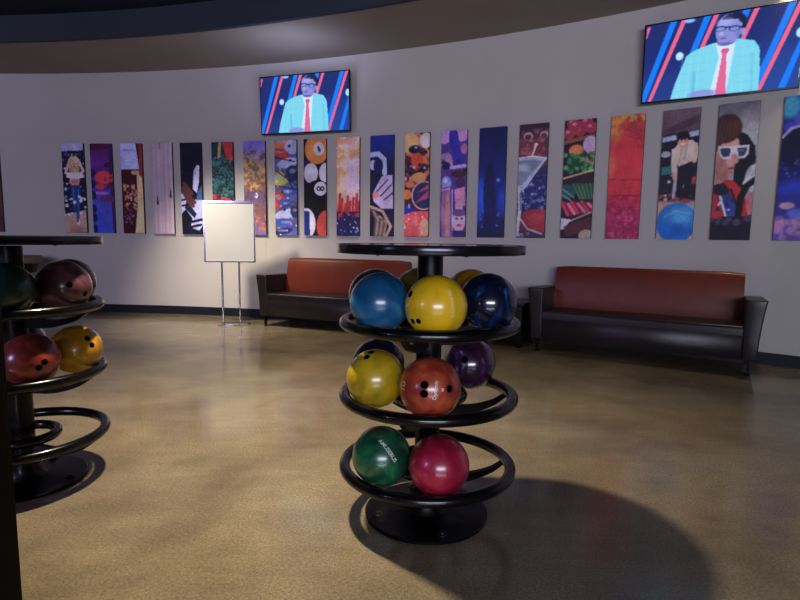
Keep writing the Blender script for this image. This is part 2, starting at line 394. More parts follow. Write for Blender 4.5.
def art_lanterns():
    p = P().fill((90, 34, 40)); p.blotch(4, .45, (225, 130, 90), 2, .95, 0, 2.2); p.blotch(4, .55, (30, 20, 50), 6, .9, .5, 2.6); p.ell(.2, .35, .35, .4, (240, 190, 130)); p.ell(.85, .3, .25, .3, (225, 215, 215))
    p.ell(.4, .62, .25, .16, (30, 26, 50)); p.ell(.45, .55, .07, .05, (70, 190, 220)); p.ell(.5, 1.05, .25, .3, (215, 80, 50)); p.dots(12, (.04, .09), [(240, 170, 180), (60, 30, 60)], 1.2, 1.9, 9)
    p.ell(.6, 1.7, .3, .2, (235, 165, 100)); p.ell(.8, 2.4, .52, .56, (225, 180, 200), 1, .04); p.ell(.82, 2.4, .47, .51, (40, 50, 90), 1, .04)
    p.poly([(.4, 2.7), (1, 2.2), (1, 2.5)], (190, 70, 130)); p.poly([(.5, 2.3), (1, 1.95), (1, 2.15)], (200, 80, 110)); p.ell(.1, 2.35, .2, .2, (225, 130, 60))
    p.poly([(0, 2.8), (.5, 2.9), (.3, 3.1), (0, 3.15)], (40, 50, 170)); p.ell(.2, 2.8, .05, .1, (140, 190, 250)); p.poly([(0, 3.15), (.4, 3.0), (1, 3.0), (1, 4), (0, 4)], (225, 92, 100))
    p.blotch(6, .55, (240, 150, 130), 3, .7, 3.1, 4); p.ell(.85, 3.65, .2, .35, (225, 190, 150), .8); return p.dots(8, (.02, .05), [(250, 230, 220)], 3., 4, 4)
def art_bar_hands():
    p = P().fill((86, 60, 150)); p.ell(.12, .2, .26, .28, (200, 150, 215)); p.ell(.82, .15, .26, .28, (205, 150, 210)); p.poly([(.3, .05), (.62, .05), (.75, .7), (.98, .9), (.9, 1.25), (.5, 1.3), (.45, .8), (.3, .5)], (50, 44, 160)); p.ell(.9, .7, .14, .2, (190, 120, 170))
    p.poly([(0, .85), (.3, .8), (.42, 1.0), (.5, 1.35), (0, 1.3)], (170, 130, 180)); p.ell(.2, 1.3, .16, .14, (30, 24, 60)); p.dots(14, (.04, .09), [(40, 26, 70), (110, 80, 150)], 1.1, 1.7, 3); p.line([(.4, 1.38), (1, 1.32)], .06, (200, 160, 215)); p.ell(.7, 1.62, .3, .14, (60, 34, 50))
    p.ell(.22, 1.95, .2, .26, (150, 160, 235)); p.ell(.18, 1.85, .08, .1, (214, 224, 255)); p.ell(.2, 2.2, .18, .14, (196, 150, 190)); p.line([(.08, 2.15), (.34, 2.1)], .025, (120, 90, 150)); p.line([(.08, 2.28), (.34, 2.24)], .025, (120, 90, 150))
    p.poly([(.05, 2.3), (.38, 2.25), (.42, 2.8), (.44, 4), (.1, 4), (.02, 3.2)], (168, 118, 158)); p.poly([(.22, 2.4), (.36, 2.4), (.38, 4), (.2, 4)], (206, 146, 148)); p.line([(.46, 2.2), (.5, 4)], .02, (235, 200, 240))
    p.ell(.78, 1.95, .2, .2, (70, 40, 90)); p.poly([(.55, 2.2), (.95, 2.1), (1, 2.8), (.6, 2.9)], (226, 150, 196)); p.ell(.75, 2.9, .14, .3, (240, 180, 210)); p.ell(.75, 3.4, .26, .42, (216, 180, 205)); p.ell(.66, 3.3, .05, .04, (60, 30, 70)); p.ell(.86, 3.3, .05, .04, (60, 30, 70)); p.ell(.76, 3.55, .1, .05, (200, 50, 90)); p.ell(.75, 3.08, .26, .14, (120, 80, 140)); return p.poly([(.5, 3.75), (1, 3.75), (1, 4), (.5, 4)], (60, 40, 110))
def art_blue_stage():
    p = P().vgrad([(0, (12, 22, 80)), (1.2, (14, 28, 100)), (2.4, (20, 44, 140)), (3.2, (16, 30, 90)), (4, (14, 22, 66))])
    p.ell(.08, 2.6, .28, .75, (40, 96, 230), .9, .9); p.ell(.95, 2.7, .2, .5, (36, 80, 215), .8, .9)
    p.ell(.42, 1.45, .12, .16, (14, 20, 70)); p.poly([(.25, 1.6), (.62, 1.6), (.68, 2.6), (.62, 3.6), (.5, 3.6), (.47, 2.9), (.38, 3.6), (.28, 3.6), (.2, 2.4)], (16, 24, 84))
    p.ell(.75, 1.9, .07, .07, (90, 150, 240)); return p.dots(6, (.03, .05), [(80, 110, 190)], 3., 3.7, 5)
def art_cocktail():
    p = P().vgrad([(0, (46, 26, 44)), (.5, (100, 50, 60)), (1.2, (130, 60, 66)), (1.6, (50, 44, 90)), (1.9, (34, 44, 110)), (3, (30, 36, 100)), (3.3, (150, 50, 60)), (4, (60, 40, 70))])
    p.blotch(7, .55, (180, 110, 110), 3, .7, .2, 1.2); p.ell(.3, .42, .16, .14, (190, 170, 176)); p.ell(.3, .45, .12, .1, (90, 44, 54)); p.ell(.85, .4, .14, .12, (180, 160, 170)); p.ell(.85, .43, .1, .09, (100, 50, 60)); p.blotch(9, .56, (130, 150, 200), 7, .8, 1.8, 3); p.dots(14, (.02, .05), [(170, 180, 220)], 2., 3.1, 4)
    p.poly([(0, 1.16), (.5, 1.12), (.98, 1.2), (.2, 2.28), (0, 2.35)], (176, 188, 208)); p.poly([(0, 1.26), (.5, 1.24), (.82, 1.3), (.15, 2.1), (0, 2.15)], (128, 142, 164)); p.ell(.2, 1.5, .2, .15, (196, 206, 220), .8, .8); p.line([(0, 1.16), (.5, 1.12), (.98, 1.2)], .02, (232, 232, 240)); p.line([(.98, 1.2), (.2, 2.28)], .018, (225, 228, 240))
    p.line([(.46, 1.14), (.6, .72)], .025, (235, 215, 210)); p.ell(.6, .72, .06, .05, (240, 225, 220)); p.line([(.06, 2.3), (.1, 3.0), (.02, 3.9)], .06, (205, 200, 206)); p.line([(.1, 2.4), (.12, 3.0)], .015, (90, 90, 120))
    p.poly([(.22, 3.1), (.5, 2.98), (1, 2.98), (1, 3.8), (.6, 3.7), (.3, 3.45)], (180, 50, 58)); p.ell(.7, 3.3, .3, .15, (206, 80, 84), .7, .8); p.line([(.12, 3.3), (.4, 3.68), (.9, 3.85)], .035, (200, 190, 200)); return p.blotch(9, .52, (170, 170, 200), 5, .8, 3.78, 4)
def art_vegetables():
    p = P().fill((34, 20, 30))
    for x, y in ((.25, .12), (.7, .1), (.15, .45), (.5, .38), (.85, .3), (.35, .2)): p.ell(x, y, .2, .19, (170, 56, 80)); p.ell(x-.05, y-.06, .07, .05, (225, 130, 150))
    p.poly([(0, .65), (1, .5), (1, .62), (0, .8)], (150, 90, 60)); p.ell(.85, .85, .24, .28, (205, 180, 215)); p.ell(.4, 1.02, .24, .2, (220, 130, 80)); p.ell(.9, 1.28, .3, .2, (230, 130, 120))
    p.dots(70, (.05, .09), [(50, 130, 70), (90, 180, 100), (20, 70, 40)], 1.15, 1.75, 2, .05, .95); p.line([(0, 1.95), (1, 1.7)], .035, (205, 175, 130)); p.line([(.6, 1.3), (1, 1.5)], .03, (180, 150, 110)); p.poly([(0, 2.), (1, 1.75), (1, 2.1), (0, 2.3)], (44, 24, 30))
    for k in range(10): p.line([(.35+k*.07, 2.15), (.6+k*.05, 2.65)], .025, ((80, 140, 90), (40, 90, 60))[k % 2])
    p.ell(.15, 2.4, .3, .25, (36, 90, 84)); p.line([(.0, 2.3), (.4, 2.6)], .02, (120, 180, 160)); p.line([(0, 2.5), (.3, 2.7)], .02, (120, 180, 160))
    for k in range(9): p.line([(.0+k*.11, 2.75+.03*(k % 3)), (.22+k*.11, 3.2-.02*k)], .05, ((215, 60, 90), (150, 30, 60), (235, 130, 150))[k % 3])
    p.line([(.2, 3.45), (1, 3.1)], .03, (190, 160, 140)); p.poly([(0, 3.3), (.35, 3.35), (.1, 3.7), (0, 3.7)], (205, 200, 215)); p.poly([(.1, 3.6), (1, 3.25), (1, 3.7), (.2, 3.95)], (90, 40, 40)); return p.ell(.85, 3.9, .25, .2, (190, 170, 150))
def art_red_wall():
    p = P().vgrad([(0, (200, 70, 70)), (1, (210, 56, 62)), (2.2, (215, 56, 66)), (2.6, (205, 50, 64)), (3.3, (190, 40, 90)), (4, (175, 36, 84))])
    p.blotch(5, .4, (200, 190, 60), 3, .8, 0, .22); p.ell(.1, .3, .25, .5, (210, 160, 70), .7, .9); p.blotch(6, .5, (150, 40, 40), 8, .5, .1, .5); p.ell(.05, 1.6, .15, .35, (225, 130, 80), .7, .9)
    p.line([(0, 2.05), (1, 2.1)], .015, (150, 30, 50)); p.line([(0, 2.58), (1, 2.6)], .02, (140, 24, 50)); p.blotch(7, .5, (150, 20, 80), 5, .7, 2.6, 4); return p.blotch(10, .6, (225, 110, 150), 6, .5, 3., 4)
def art_bowler_man():
    p = P().vgrad([(0, (122, 92, 108)), (.7, (104, 78, 92)), (.75, (26, 24, 38)), (2.75, (34, 28, 44)), (2.85, (196, 158, 140)), (4, (212, 178, 150))])
    p.poly([(0, .6), (1, .2), (1, .45), (0, .8)], (84, 60, 74)); p.poly([(0, .82), (1, .68), (1, .84), (0, .98)], (170, 190, 215)); p.dots(26, (.04, .08), [(40, 50, 80), (110, 50, 50), (200, 200, 220), (16, 16, 26), (60, 66, 90)], 1.1, 2.7, 3)
    p.ell(.12, 1.35, .14, .1, (190, 196, 214)); p.poly([(.02, 1.75), (.3, 1.7), (.32, 1.95), (.02, 2.0)], (36, 130, 124)); p.poly([(.84, 2.1), (1, 2.05), (1, 2.3), (.84, 2.3)], (180, 60, 70)); p.line([(.45, 1.6), (.42, 2.75)], .05, (176, 170, 190))
    p.poly([(.46, 1.6), (.86, 1.5), (.9, 2.0), (.84, 2.8), (.66, 2.8), (.68, 2.2), (.6, 2.8), (.46, 2.7), (.5, 2.1)], (22, 20, 32))
    p.poly([(.3, 1.25), (.42, 1.08), (.62, .98), (.84, .95), (.96, 1.12), (.99, 1.45), (.86, 1.6), (.5, 1.75), (.42, 1.6), (.34, 1.5)], (222, 204, 186)); p.line([(.35, 1.25), (.36, 1.65), (.40, 1.92)], .075, (228, 210, 196)); p.line([(.93, 1.1), (.97, 1.4), (.92, 1.6)], .06, (214, 192, 172)); p.line([(.7, 1.1), (.64, 1.55)], .02, (180, 156, 140), .7); p.line([(.55, 1.2), (.52, 1.6)], .02, (184, 160, 146), .7)
    p.ell(.58, .98, .15, .2, (214, 156, 138), 1, .08); p.ell(.56, .80, .18, .12, (28, 20, 24)); p.ell(.44, .88, .04, .09, (28, 20, 24)); p.ell(.72, .86, .03, .09, (28, 20, 24)); p.ell(.53, .94, .022, .018, (34, 22, 24)); p.ell(.64, .93, .022, .018, (34, 22, 24)); p.line([(.49, .90), (.56, .895)], .01, (34, 22, 24)); p.line([(.61, .89), (.68, .895)], .01, (34, 22, 24))
    p.ell(.595, 1.0, .022, .03, (232, 176, 156)); p.poly([(.51, 1.05), (.68, 1.04), (.62, 1.11), (.56, 1.11)], (244, 238, 234))
    p.ell(.41, 2.0, .07, .09, (226, 172, 152)); p.line([(.4, 2.0), (.36, 2.12)], .018, (226, 172, 152)); p.line([(.43, 2.02), (.46, 2.14)], .018, (226, 172, 152)); p.line([(.38, 1.98), (.31, 2.02)], .018, (226, 172, 152))
    p.ell(.74, 2.8, .15, .07, (186, 50, 64)); p.ell(.5, 2.74, .1, .06, (150, 80, 90)); p.dots(10, (.03, .06), [(200, 180, 190), (150, 70, 80)], 2.6, 2.8, 9, 0, .5)
    p.ell(.54, 3.48, .56, .62, (24, 116, 205), 1, .04); p.ell(.66, 3.25, .4, .34, (90, 176, 240), .8, .9); p.ell(.4, 3.75, .4, .25, (14, 80, 176), .6, .9); p.line([(.2, 3.3), (.5, 3.1), (.9, 3.2)], .03, (140, 206, 250), .5)
    return p
def art_boy_sunglasses():
    p = P().vgrad([(0, (112, 108, 126)), (.6, (150, 150, 160)), (1.2, (176, 184, 190)), (3, (170, 160, 165)), (3.4, (50, 30, 50)), (4, (30, 24, 48))])
    p.poly([(.5, .8), (.75, .95), (.95, 1.3), (1, 1.7), (.9, 2.1), (.72, 2.5), (.5, 2.6), (.45, 1.2)], (22, 24, 34)); p.ell(.98, 2.2, .22, .4, (190, 200, 206)); p.line([(.75, 2.35), (.95, 1.9)], .04, (210, 216, 220))
    p.poly([(0, .8), (.5, .9), (.57, 1.2), (.585, 1.5), (.56, 1.66), (.5, 1.76), (.49, 1.84), (.46, 1.92), (.45, 2.02), (.40, 2.14), (.28, 2.2), (.24, 2.5), (0, 2.5)], (204, 148, 140))
    p.ell(.15, 1.9, .2, .4, (170, 112, 112), .8, .8); p.ell(.38, 1.7, .1, .12, (226, 170, 160), .9, .8); p.ell(.3, 1.1, .2, .12, (220, 164, 150), .8, .8); p.ell(.53, 1.66, .05, .09, (224, 170, 158), 1, .5)
    p.ell(.41, 1.89, .07, .028, (164, 74, 84)); p.line([(.34, 1.9), (.47, 1.88)], .008, (90, 40, 50)); p.ell(.4, 2.0, .06, .03, (176, 118, 116), .8, .6)
    p.ell(.22, .72, .38, .42, (70, 42, 40)); p.poly([(0, .6), (.55, .8), (.54, 1.05), (.42, .95), (.3, 1.1), (.12, 1.15), (0, 1.35)], (70, 42, 40))
    for k in range(6): p.line([(.1+.08*k, .42+.02*k), (.02+.09*k, 1.05-.03*k)], .012, (116, 76, 62), .7)
    p.poly([(.02, 1.2), (.4, 1.24), (.82, 1.24), (.8, 1.5), (.72, 1.62), (.56, 1.62), (.48, 1.44), (.42, 1.46), (.36, 1.6), (.2, 1.62), (.08, 1.5)], (222, 214, 222)); p.poly([(.1, 1.28), (.36, 1.30), (.34, 1.52), (.2, 1.55), (.12, 1.44)], (52, 66, 104)); p.poly([(.52, 1.30), (.76, 1.30), (.74, 1.46), (.68, 1.55), (.57, 1.54)], (52, 66, 104)); p.ell(.62, 1.38, .06, .03, (110, 130, 170), .8, .6)
    p.poly([(0, 2.5), (.28, 2.2), (.5, 2.25), (.78, 2.6), (.95, 3.4), (0, 3.45)], (196, 46, 52)); p.poly([(.0, 2.35), (.26, 2.3), (.42, 2.55), (.34, 2.7), (0, 2.62)], (34, 34, 48)); p.poly([(.12, 2.75), (.4, 2.6), (.62, 3.0), (.6, 3.35), (.34, 3.35)], (50, 74, 150))
    p.dots(12, (.03, .06), [(232, 232, 240), (40, 50, 110)], 2.7, 3.3, 4, .12, .62); p.line([(.18, 2.7), (.36, 3.3)], .03, (235, 235, 240)); p.line([(.44, 2.5), (.66, 3.1)], .025, (30, 30, 44))
    p.line([(1.02, 2.25), (.82, 2.42), (.7, 2.75), (.66, 3.5)], .085, (18, 18, 30)); p.ell(.94, 2.95, .09, .35, (214, 120, 132)); p.poly([(0, 3.4), (.3, 3.3), (1, 3.3), (1, 4), (0, 4)], (26, 24, 44))
    return p.dots(8, (.05, .1), [(70, 66, 96)], 3.35, 3.5, 2)
def art_blue_bokeh():
    p = P().vgrad([(0, (40, 70, 170)), (.9, (26, 32, 110)), (1.8, (20, 22, 80)), (2.6, (36, 46, 160)), (3.2, (60, 50, 150)), (4, (110, 84, 170))])
    p.ell(.15, .3, .2, .3, (60, 180, 210), .8, .5); p.dots(12, (.12, .2), [(150, 110, 200), (70, 70, 210), (90, 90, 220)], 0, .9, 3, a=.7); p.ell(.4, 1.35, .42, .5, (20, 18, 58), 1, .2); p.ell(.7, 1.2, .25, .3, (28, 26, 80), 1, .4); p.line([(.02, 1.1), (.2, .88), (.45, .82), (.7, .92)], .04, (180, 170, 230), .9)
    p.dots(22, (.02, .05), [(90, 110, 200), (60, 70, 170)], 1.7, 2.2, 8); p.ell(.5, 2.5, .5, .2, (40, 70, 200), .7, .9); p.ell(.25, 3.02, .18, .1, (206, 170, 200), 1, .4); p.ell(.5, 3.25, .24, .14, (90, 120, 236), 1, .5)
    return p.dots(22, (.08, .15), [(170, 120, 190), (90, 80, 200), (200, 150, 190)], 3.4, 4, 6, a=.6)
def art_dark_red():
    p = P().fill((96, 50, 56)); return p.blotch(4, .5, (60, 30, 44), 3, .8)

def photographic(p, seed, amp=1.):
    """soften the painted shapes and add the grain of a printed photograph"""
    def shift(a, n): return np.pad(a, ((n, n), (n, n), (0, 0)), 'edge')
    a = shift(p.C, 1); h, w = p.U.shape
    p.C = sum(a[i:i+h, j:j+w]*k for i, r_ in enumerate(((1, 2, 1), (2, 5, 2), (1, 2, 1))) for j, k in enumerate(r_))/17
    n = amp*((p.noise(3, seed)-.5)*.32+(p.noise(18, seed+50)-.5)*.22)
    p.C = np.clip(p.C*(1+n[..., None])+n[..., None]*8, 0, 255)*.88+np.array((116, 108, 136))*.12  # grain, then the room's bluish light mixed into the colours as a pale haze
    return p

def grid_mesh(name, pic, W, H, depth, mats, gain=1., y=0.):
    """front face grid in XZ plane facing -Y, colours as vertex attribute, box behind it."""
    h, w = pic.U.shape; me = bpy.data.meshes.new(name)
    xs = np.linspace(-W/2, W/2, w); zs = np.linspace(H/2, -H/2, h)
    X, Z = np.meshgrid(xs, zs); co = np.stack([X.ravel(), np.full(w*h, -depth+y), Z.ravel()], 1)
    back = np.array([[sx*W/2, yy, sz*H/2] for yy in (-depth+y, y) for sx, sz in ((-1, 1), (1, 1), (1, -1), (-1, -1))])
    co = np.vstack([co, back]); n0 = w*h
    i = np.arange(h-1)[:, None]*w+np.arange(w-1)[None]; i = i.ravel()
    faces = np.stack([i, i+w, i+w+1, i+1], 1).tolist()
    a = n0
    for k in range(4): faces.append([a+k, a+(k+1) % 4, a+4+(k+1) % 4, a+4+k])
    faces.append([a+4, a+5, a+6, a+7])
    me.from_pydata(co.tolist(), [], faces); me.update()
    att = me.color_attributes.new('paint', 'FLOAT_COLOR', 'POINT')
    c = np.clip(pic.C/255., 0, 1); c = np.where(c <= .04045, c/12.92, ((c+.055)/1.055)**2.4)*gain
    rgba = np.ones((len(co), 4)); rgba[:n0, :3] = np.clip(c.reshape(-1, 3), 0, 4); rgba[n0:, :3] = .02
    att.data.foreach_set('color', rgba.ravel())
    for m in mats: me.materials.append(m)
    mi = np.zeros(len(faces), int); mi[-5:] = 1; me.polygons.foreach_set('material_index', mi)
    return me

def attr_mat(name, emit=0., rough=.5):
    m, nt, b = new_mat(name); a = nt.nodes.new('ShaderNodeAttribute'); a.attribute_name = 'paint'
    b.inputs['Roughness'].default_value = rough
    n = nt.nodes.new('ShaderNodeTexNoise'); n.inputs['Scale'].default_value = 300
    if emit:
        b.inputs['Base Color'].default_value = (.01, .01, .01, 1)
        nt.links.new(a.outputs['Color'], b.inputs['Emission Color']); b.inputs['Emission Strength'].default_value = emit
    else: nt.links.new(a.outputs['Color'], b.inputs['Base Color'])
    return m
M['print'] = attr_mat('printed_canvas', rough=.45); M['canvas_side'] = mat('canvas_wrap_edge', (44, 38, 48), .6)
CANVAS_GAIN = 1.75
canv = [
    (92.42, art_dark_red, 'dark reddish narrow wall canvas, only its edge showing at the far left'),
    (87.50, art_bowler_woman, 'narrow wall canvas of a blonde woman in blue jeans raising both arms'),
    (85.82, art_purple_room, 'narrow wall canvas in purple and blue with an orange-red cloud in the middle'),
    (84.00, art_long_exposure, 'narrow wall canvas with a pale blue top, dark maroon middle and cream curve'),
    (82.17, art_lane_boards, 'pale pinkish narrow wall canvas of lane boards with two dark arrow marks'),
    (80.39, art_guitar, 'black narrow wall canvas of a hand on a white guitar'),
    (78.47, art_greens, 'narrow wall canvas of teal leafy greens with a red corner, behind the poster stand'),
    (76.54, art_autumn_park, 'narrow wall canvas of hazy autumn trees under a violet sky beside the poster stand'),
    (74.68, art_toy_cars, 'narrow wall canvas of jumbled toy cars in blue, red and yellow'),
    (72.96, art_pool_balls, 'narrow wall canvas of pool balls with a black 8 ball in the middle'),
    (71.05, art_concert_gold, 'narrow wall canvas of a golden lit crowd with raised red hands'),
    (69.15, art_blue_hands, 'dark blue narrow wall canvas of pale hands above coiled rope'),
    (67.25, art_lanterns, 'narrow wall canvas of orange lights and a dark round lens over a pink base'),
    (65.34, art_bar_hands, 'violet and pink narrow wall canvas of a raised arm and faces'),
    (63.44, art_blue_stage, 'deep blue narrow wall canvas with a dim standing figure'),
    (61.54, art_cocktail, 'narrow wall canvas of a tilted martini glass over navy and red'),
    (59.53, art_vegetables, 'narrow wall canvas of market vegetables, radishes, greens and red chillies'),
    (57.62, art_red_wall, 'bright red narrow wall canvas with a yellow top corner'),
    (55.64, art_bowler_man, 'narrow wall canvas of a smiling man bending behind a big blue bowling ball'),
    (53.72, art_boy_sunglasses, 'narrow wall canvas of a child in white sunglasses and a red seat harness'),
    (51.70, art_blue_bokeh, 'narrow wall canvas of blue and violet light spots at the far right'),
]
for a, fn, lab in canv:
    r = RL if a > JOG else RR
    me = grid_mesh('canvas_print', photographic(fn(), int(a*7), .3 if fn is art_lane_boards else 1.), .311, 1.219, .032, [M['print'], M['canvas_side']], CANVAS_GAIN)
    o = bpy.data.objects.new('canvas_print', me); col.objects.link(o)
    o.location = pol(a, r-.003, 1.117+.6095); o.rotation_euler = (0, 0, R(a-90))
    tag(o, lab, 'wall canvas', 'row of narrow canvases along the curved wall')

# ------------------------------------------------------------------ televisions
def art_show(w=224, h=130):
    W, H = 1.205, .682
    p = Pic(w, h, H/W); A = H/W
    p.vgrad([(0, (30, 40, 104)), (A*.6, (26, 42, 120)), (A, (36, 58, 140))])
    p.ell(.9, .45, .25, .2, (40, 80, 170), .5, .9); p.ell(.1, .5, .2, .15, (40, 60, 130), .5, .9)
    B, C = (20, 128, 250), (250, 104, 140)
    for x in (.19, .415, .66, .93):
        p.poly([(x-.022, 0), (x+.024, 0), (x-.17, A), (x-.212, A)], B)
    for x in (.265, .475, .725, .985):
        p.poly([(x-.02, 0), (x+.014, 0), (x-.20, A), (x-.228, A)], C)
    p.poly([(.01, .01), (.035, .01), (.012, .085), (.002, .10)], C); p.poly([(1.0, .22), (1.0, .33), (.93, A), (.885, A)], B)
    p.ell(.245, .255, .026, .03, (205, 240, 255), 1, .3); p.ell(.99, .205, .026, .034, (190, 240, 255), 1, .3); p.ell(.30, .012, .035, .014, (140, 200, 255), 1, .4)
    p.U = p.U-.022
    suit = (136, 222, 240); sh = (104, 186, 222)
    p.poly([(.175, A), (.20, .46), (.235, .36), (.27, .26), (.33, .225), (.44, .195), (.60, .19), (.70, .215), (.735, .27), (.745, .40), (.745, A)], suit)
    p.poly([(.315, .38), (.335, .37), (.345, A), (.32, A)], sh, .6); p.poly([(.685, .30), (.70, .30), (.71, A), (.695, A)], sh, .6)
    for k in range(9): p.line([(.25+.055*k, .24), (.22+.06*k, A)], .003, (176, 240, 246), .4)
    for k in range(6): p.line([(.22, .27+.06*k), (.74, .25+.06*k)], .003, (110, 200, 230), .35)
    p.poly([(.445, .20), (.585, .19), (.60, .25), (.565, A), (.425, A), (.435, .30)], (226, 238, 255))
    p.poly([(.43, .20), (.455, .195), (.485, .30), (.435, A), (.39, A)], suit); p.poly([(.585, .185), (.615, .19), (.61, .28), (.57, A), (.545, A)], suit)
    p.poly([(.497, .262), (.545, .258), (.532, .29), (.545, A), (.475, A), (.505, .29)], (240, 106, 150)); p.ell(.521, .258, .026, .016, (226, 92, 130))
    p.ell(.525, .185, .062, .04, (104, 110, 180)); skin = (150, 146, 216)
    p.ell(.555, .075, .090, .07, (24, 26, 66), 1, .12); p.poly([(.60, .05), (.645, .07), (.64, .135), (.62, .15)], (24, 26, 66))
    p.ell(.53, .115, .078, .105, skin, 1, .1); p.poly([(.455, .09), (.615, .075), (.62, .15), (.575, .20), (.48, .20), (.455, .15)], skin); p.ell(.628, .145, .014, .026, (176, 156, 214))
    p.poly([(.485, .035), (.53, .012), (.60, .02), (.63, .06), (.62, .09), (.59, .05), (.50, .045)], (24, 26, 66))
    p.ell(.51, .06, .05, .028, (196, 190, 242), .6, .9); p.ell(.52, .212, .045, .010, (90, 90, 160), .7, .8); p.ell(.502, .172, .022, .005, (110, 84, 160), .9, .4); p.ell(.50, .160, .024, .004, (120, 116, 190), .6, .6); p.ell(.49, .137, .014, .018, (184, 176, 236), .9, .5); p.ell(.60, .15, .02, .04, (120, 110, 180), .5, .8)
    p.line([(.45, .088), (.625, .112)], .0045, (22, 26, 74))
    for x, y in ((.482, .103), (.57, .113)):
        p.ell(x, y, .036, .019, (26, 30, 80), 1, .12); p.ell(x, y+.002, .030, .014, (134, 150, 222), 1, .2)
    p.ell(.39, A-.02, .09, .028, (150, 150, 220), .9, .4); p.U = p.U+.022
    c = p.C; c2 = np.pad(c, ((1, 1), (1, 1), (0, 0)), 'edge'); p.C = (c2[:-2, 1:-1]+c2[2:, 1:-1]+c2[1:-1, :-2]+c2[1:-1, 2:]+2*c)/6
    p.C = p.C*.86+np.array((100, 140, 180))*.14  # pale blue haze of screen glow mixed into the picture colours
    return p
SHOW = art_show(); M['screen'] = attr_mat('lit_screen', emit=1.02, rough=.15)
def television(loc, yaw, tilt, label):
    t = thing('television', label, 'television', loc, 0, 'wall televisions'); t.rotation_euler = (tilt, 0, yaw)
    bm = bmesh.new(); box(bm, 0, .02, 0, 1.235, .035, .712); bevel(bm, .004, 2); mesh_obj('bezel', bm, M['bezel'], t, 40)
    me = grid_mesh('screen', SHOW, 1.207, .684, .0035, [M['screen'], M['bezel']], 1., y=.0015)
    o = bpy.data.objects.new('screen', me); col.objects.link(o); o.parent = t
    bm = bmesh.new(); box(bm, 0, .06, 0, .6, .05, .4); bevel(bm, .01, 2)
    mesh_obj('back_housing', bm, M['bezel'], t, 40)
    bm = bmesh.new(); box(bm, 0, .12, .02, .12, .12, .3); mesh_obj('wall_bracket', bm, M['leg'], t)
television((-1.2236, 6.965, 2.7456), -.2999, .0443, 'smaller looking wall television showing a man in a suit, over the middle canvases')
television((2.8118, 5.055, 2.7556), -.5208, .0481, 'larger looking wall television at the upper right corner showing a man in a suit')

# ------------------------------------------------------------------ ball rack
ZR = (.7786, .4915, .207)
def make_rack():
    t = thing('ball_rack', '', 'ball rack')
    bm = bmesh.new(); lathe(bm, [(0, 0), (.246, 0), (.246, .008), (.242, .012), (.12, .014), (.085, .022), (.066, .045), (.062, .09), (0, .09)], 72); recalc(bm)
    b = mesh_obj('base_plate', bm, M['black'], t, 35)
    for k in range(4):
        a = R(15+90*k+ (0))
        bm = bmesh.new(); lathe(bm, [(0, .012), (.02, .012), (.02, .016), (.011, .018), (.011, .025), (0, .026)], 16, .2*math.cos(a), .2*math.sin(a)); recalc(bm)
        mesh_obj('bolt', bm, M['screw'], b, 35)
    bm = bmesh.new(); lathe(bm, [(0, .05), (.049, .05), (.049, 1.035), (0, 1.035)], 40); recalc(bm); mesh_obj('post', bm, M['black'], t, 35)
    for z in ZR:
        bm = bmesh.new(); torus(bm, .3278, .0218, z); recalc(bm); s = mesh_obj('shelf_ring', bm, M['ring'], t, 180)
        bm = bmesh.new(); torus(bm, .134, .0205, z, 72); recalc(bm); mesh_obj('inner_ring', bm, M['ring'], s, 180)
        for k in range(3):
            a = R(12+120*k); ca, sa = math.cos(a), math.sin(a); bm = bmesh.new(); n = 12; rows = []
            for i in range(n+1):
                q = i/n; rr = .045+.283*q; zt = z-.024-.028*math.sin(math.pi*min(1, q*1.0))*.9-.012*(1-q)
                hh = .042*(1-q)**1.2+.014; w = .011
                if q > .86: zt += (q-.86)/.14*.012
                rows.append([bm.verts.new((rr*ca-sa*s_*w, rr*sa+ca*s_*w, zz)) for s_, zz in ((-1, zt), (1, zt), (1, zt-hh), (-1, zt-hh))])
            for A, B in zip(rows[:-1], rows[1:]):
                for j in range(4): bm.faces.new((A[j], A[(j+1) % 4], B[(j+1) % 4], B[j]))
            bm.faces.new(rows[0]); bm.faces.new(rows[-1][::-1]); recalc(bm); mesh_obj('spoke', bm, M['black'], s, 35)
    T0, T1, RT = 1.044, 1.0765, .355
    bm = bmesh.new(); lathe(bm, [(0, T0), (RT-.004, T0), (RT-.004, T1), (0, T1)], 96); recalc(bm); tt = mesh_obj('table_top', bm, M['top'], t, 35)
    bm = bmesh.new(); lathe(bm, [(RT-.0035, T0+.001), (RT-.001, T0), (RT+.001, T0+.004), (RT+.001, T1-.004), (RT-.001, T1+.0008), (RT-.006, T1+.0012), (RT-.0065, T1+.0002)], 96)
    recalc(bm); mesh_obj('edge_band', bm, M['edge'], tt, 50)
    bm = bmesh.new(); lathe(bm, [(0, T0-.004), (.11, T0-.004), (.16, T0+.001), (0, T0+.001)], 40); recalc(bm); mesh_obj('mounting_plate', bm, M['black'], tt, 35)
    for k in range(6):
        a = R(-70+60*k); bm = bmesh.new(); lathe(bm, [(0, T0-.005), (.006, T0-.004), (.008, T0), (0, T0)], 12, .3*math.cos(a), .3*math.sin(a)); recalc(bm); mesh_obj('screw', bm, M['screw'], tt, 35)
    return t
def copy_tree(o, parent=None):
    kids = [c for c in o.children]
    c = o.copy(); col.objects.link(c)
    if parent: c.parent = parent
    for k in kids: copy_tree(k, c)
    return c
rack = make_rack()
bpy.context.view_layer.update()
rack2 = copy_tree(rack)
rack.location = (.1151, 2.0845, 0); rack2.location = (-1.6772, 2.3282, 0); rack2.rotation_euler = (0, 0, R(-14)); rack2.scale = (1, 1, 1.012)
tag(rack, 'whole black ball rack with round table top in the middle of the floor', 'ball rack', 'round bowling ball racks')
tag(rack2, 'black ball rack with round table top, cut off by the left edge', 'ball rack', 'round bowling ball racks')

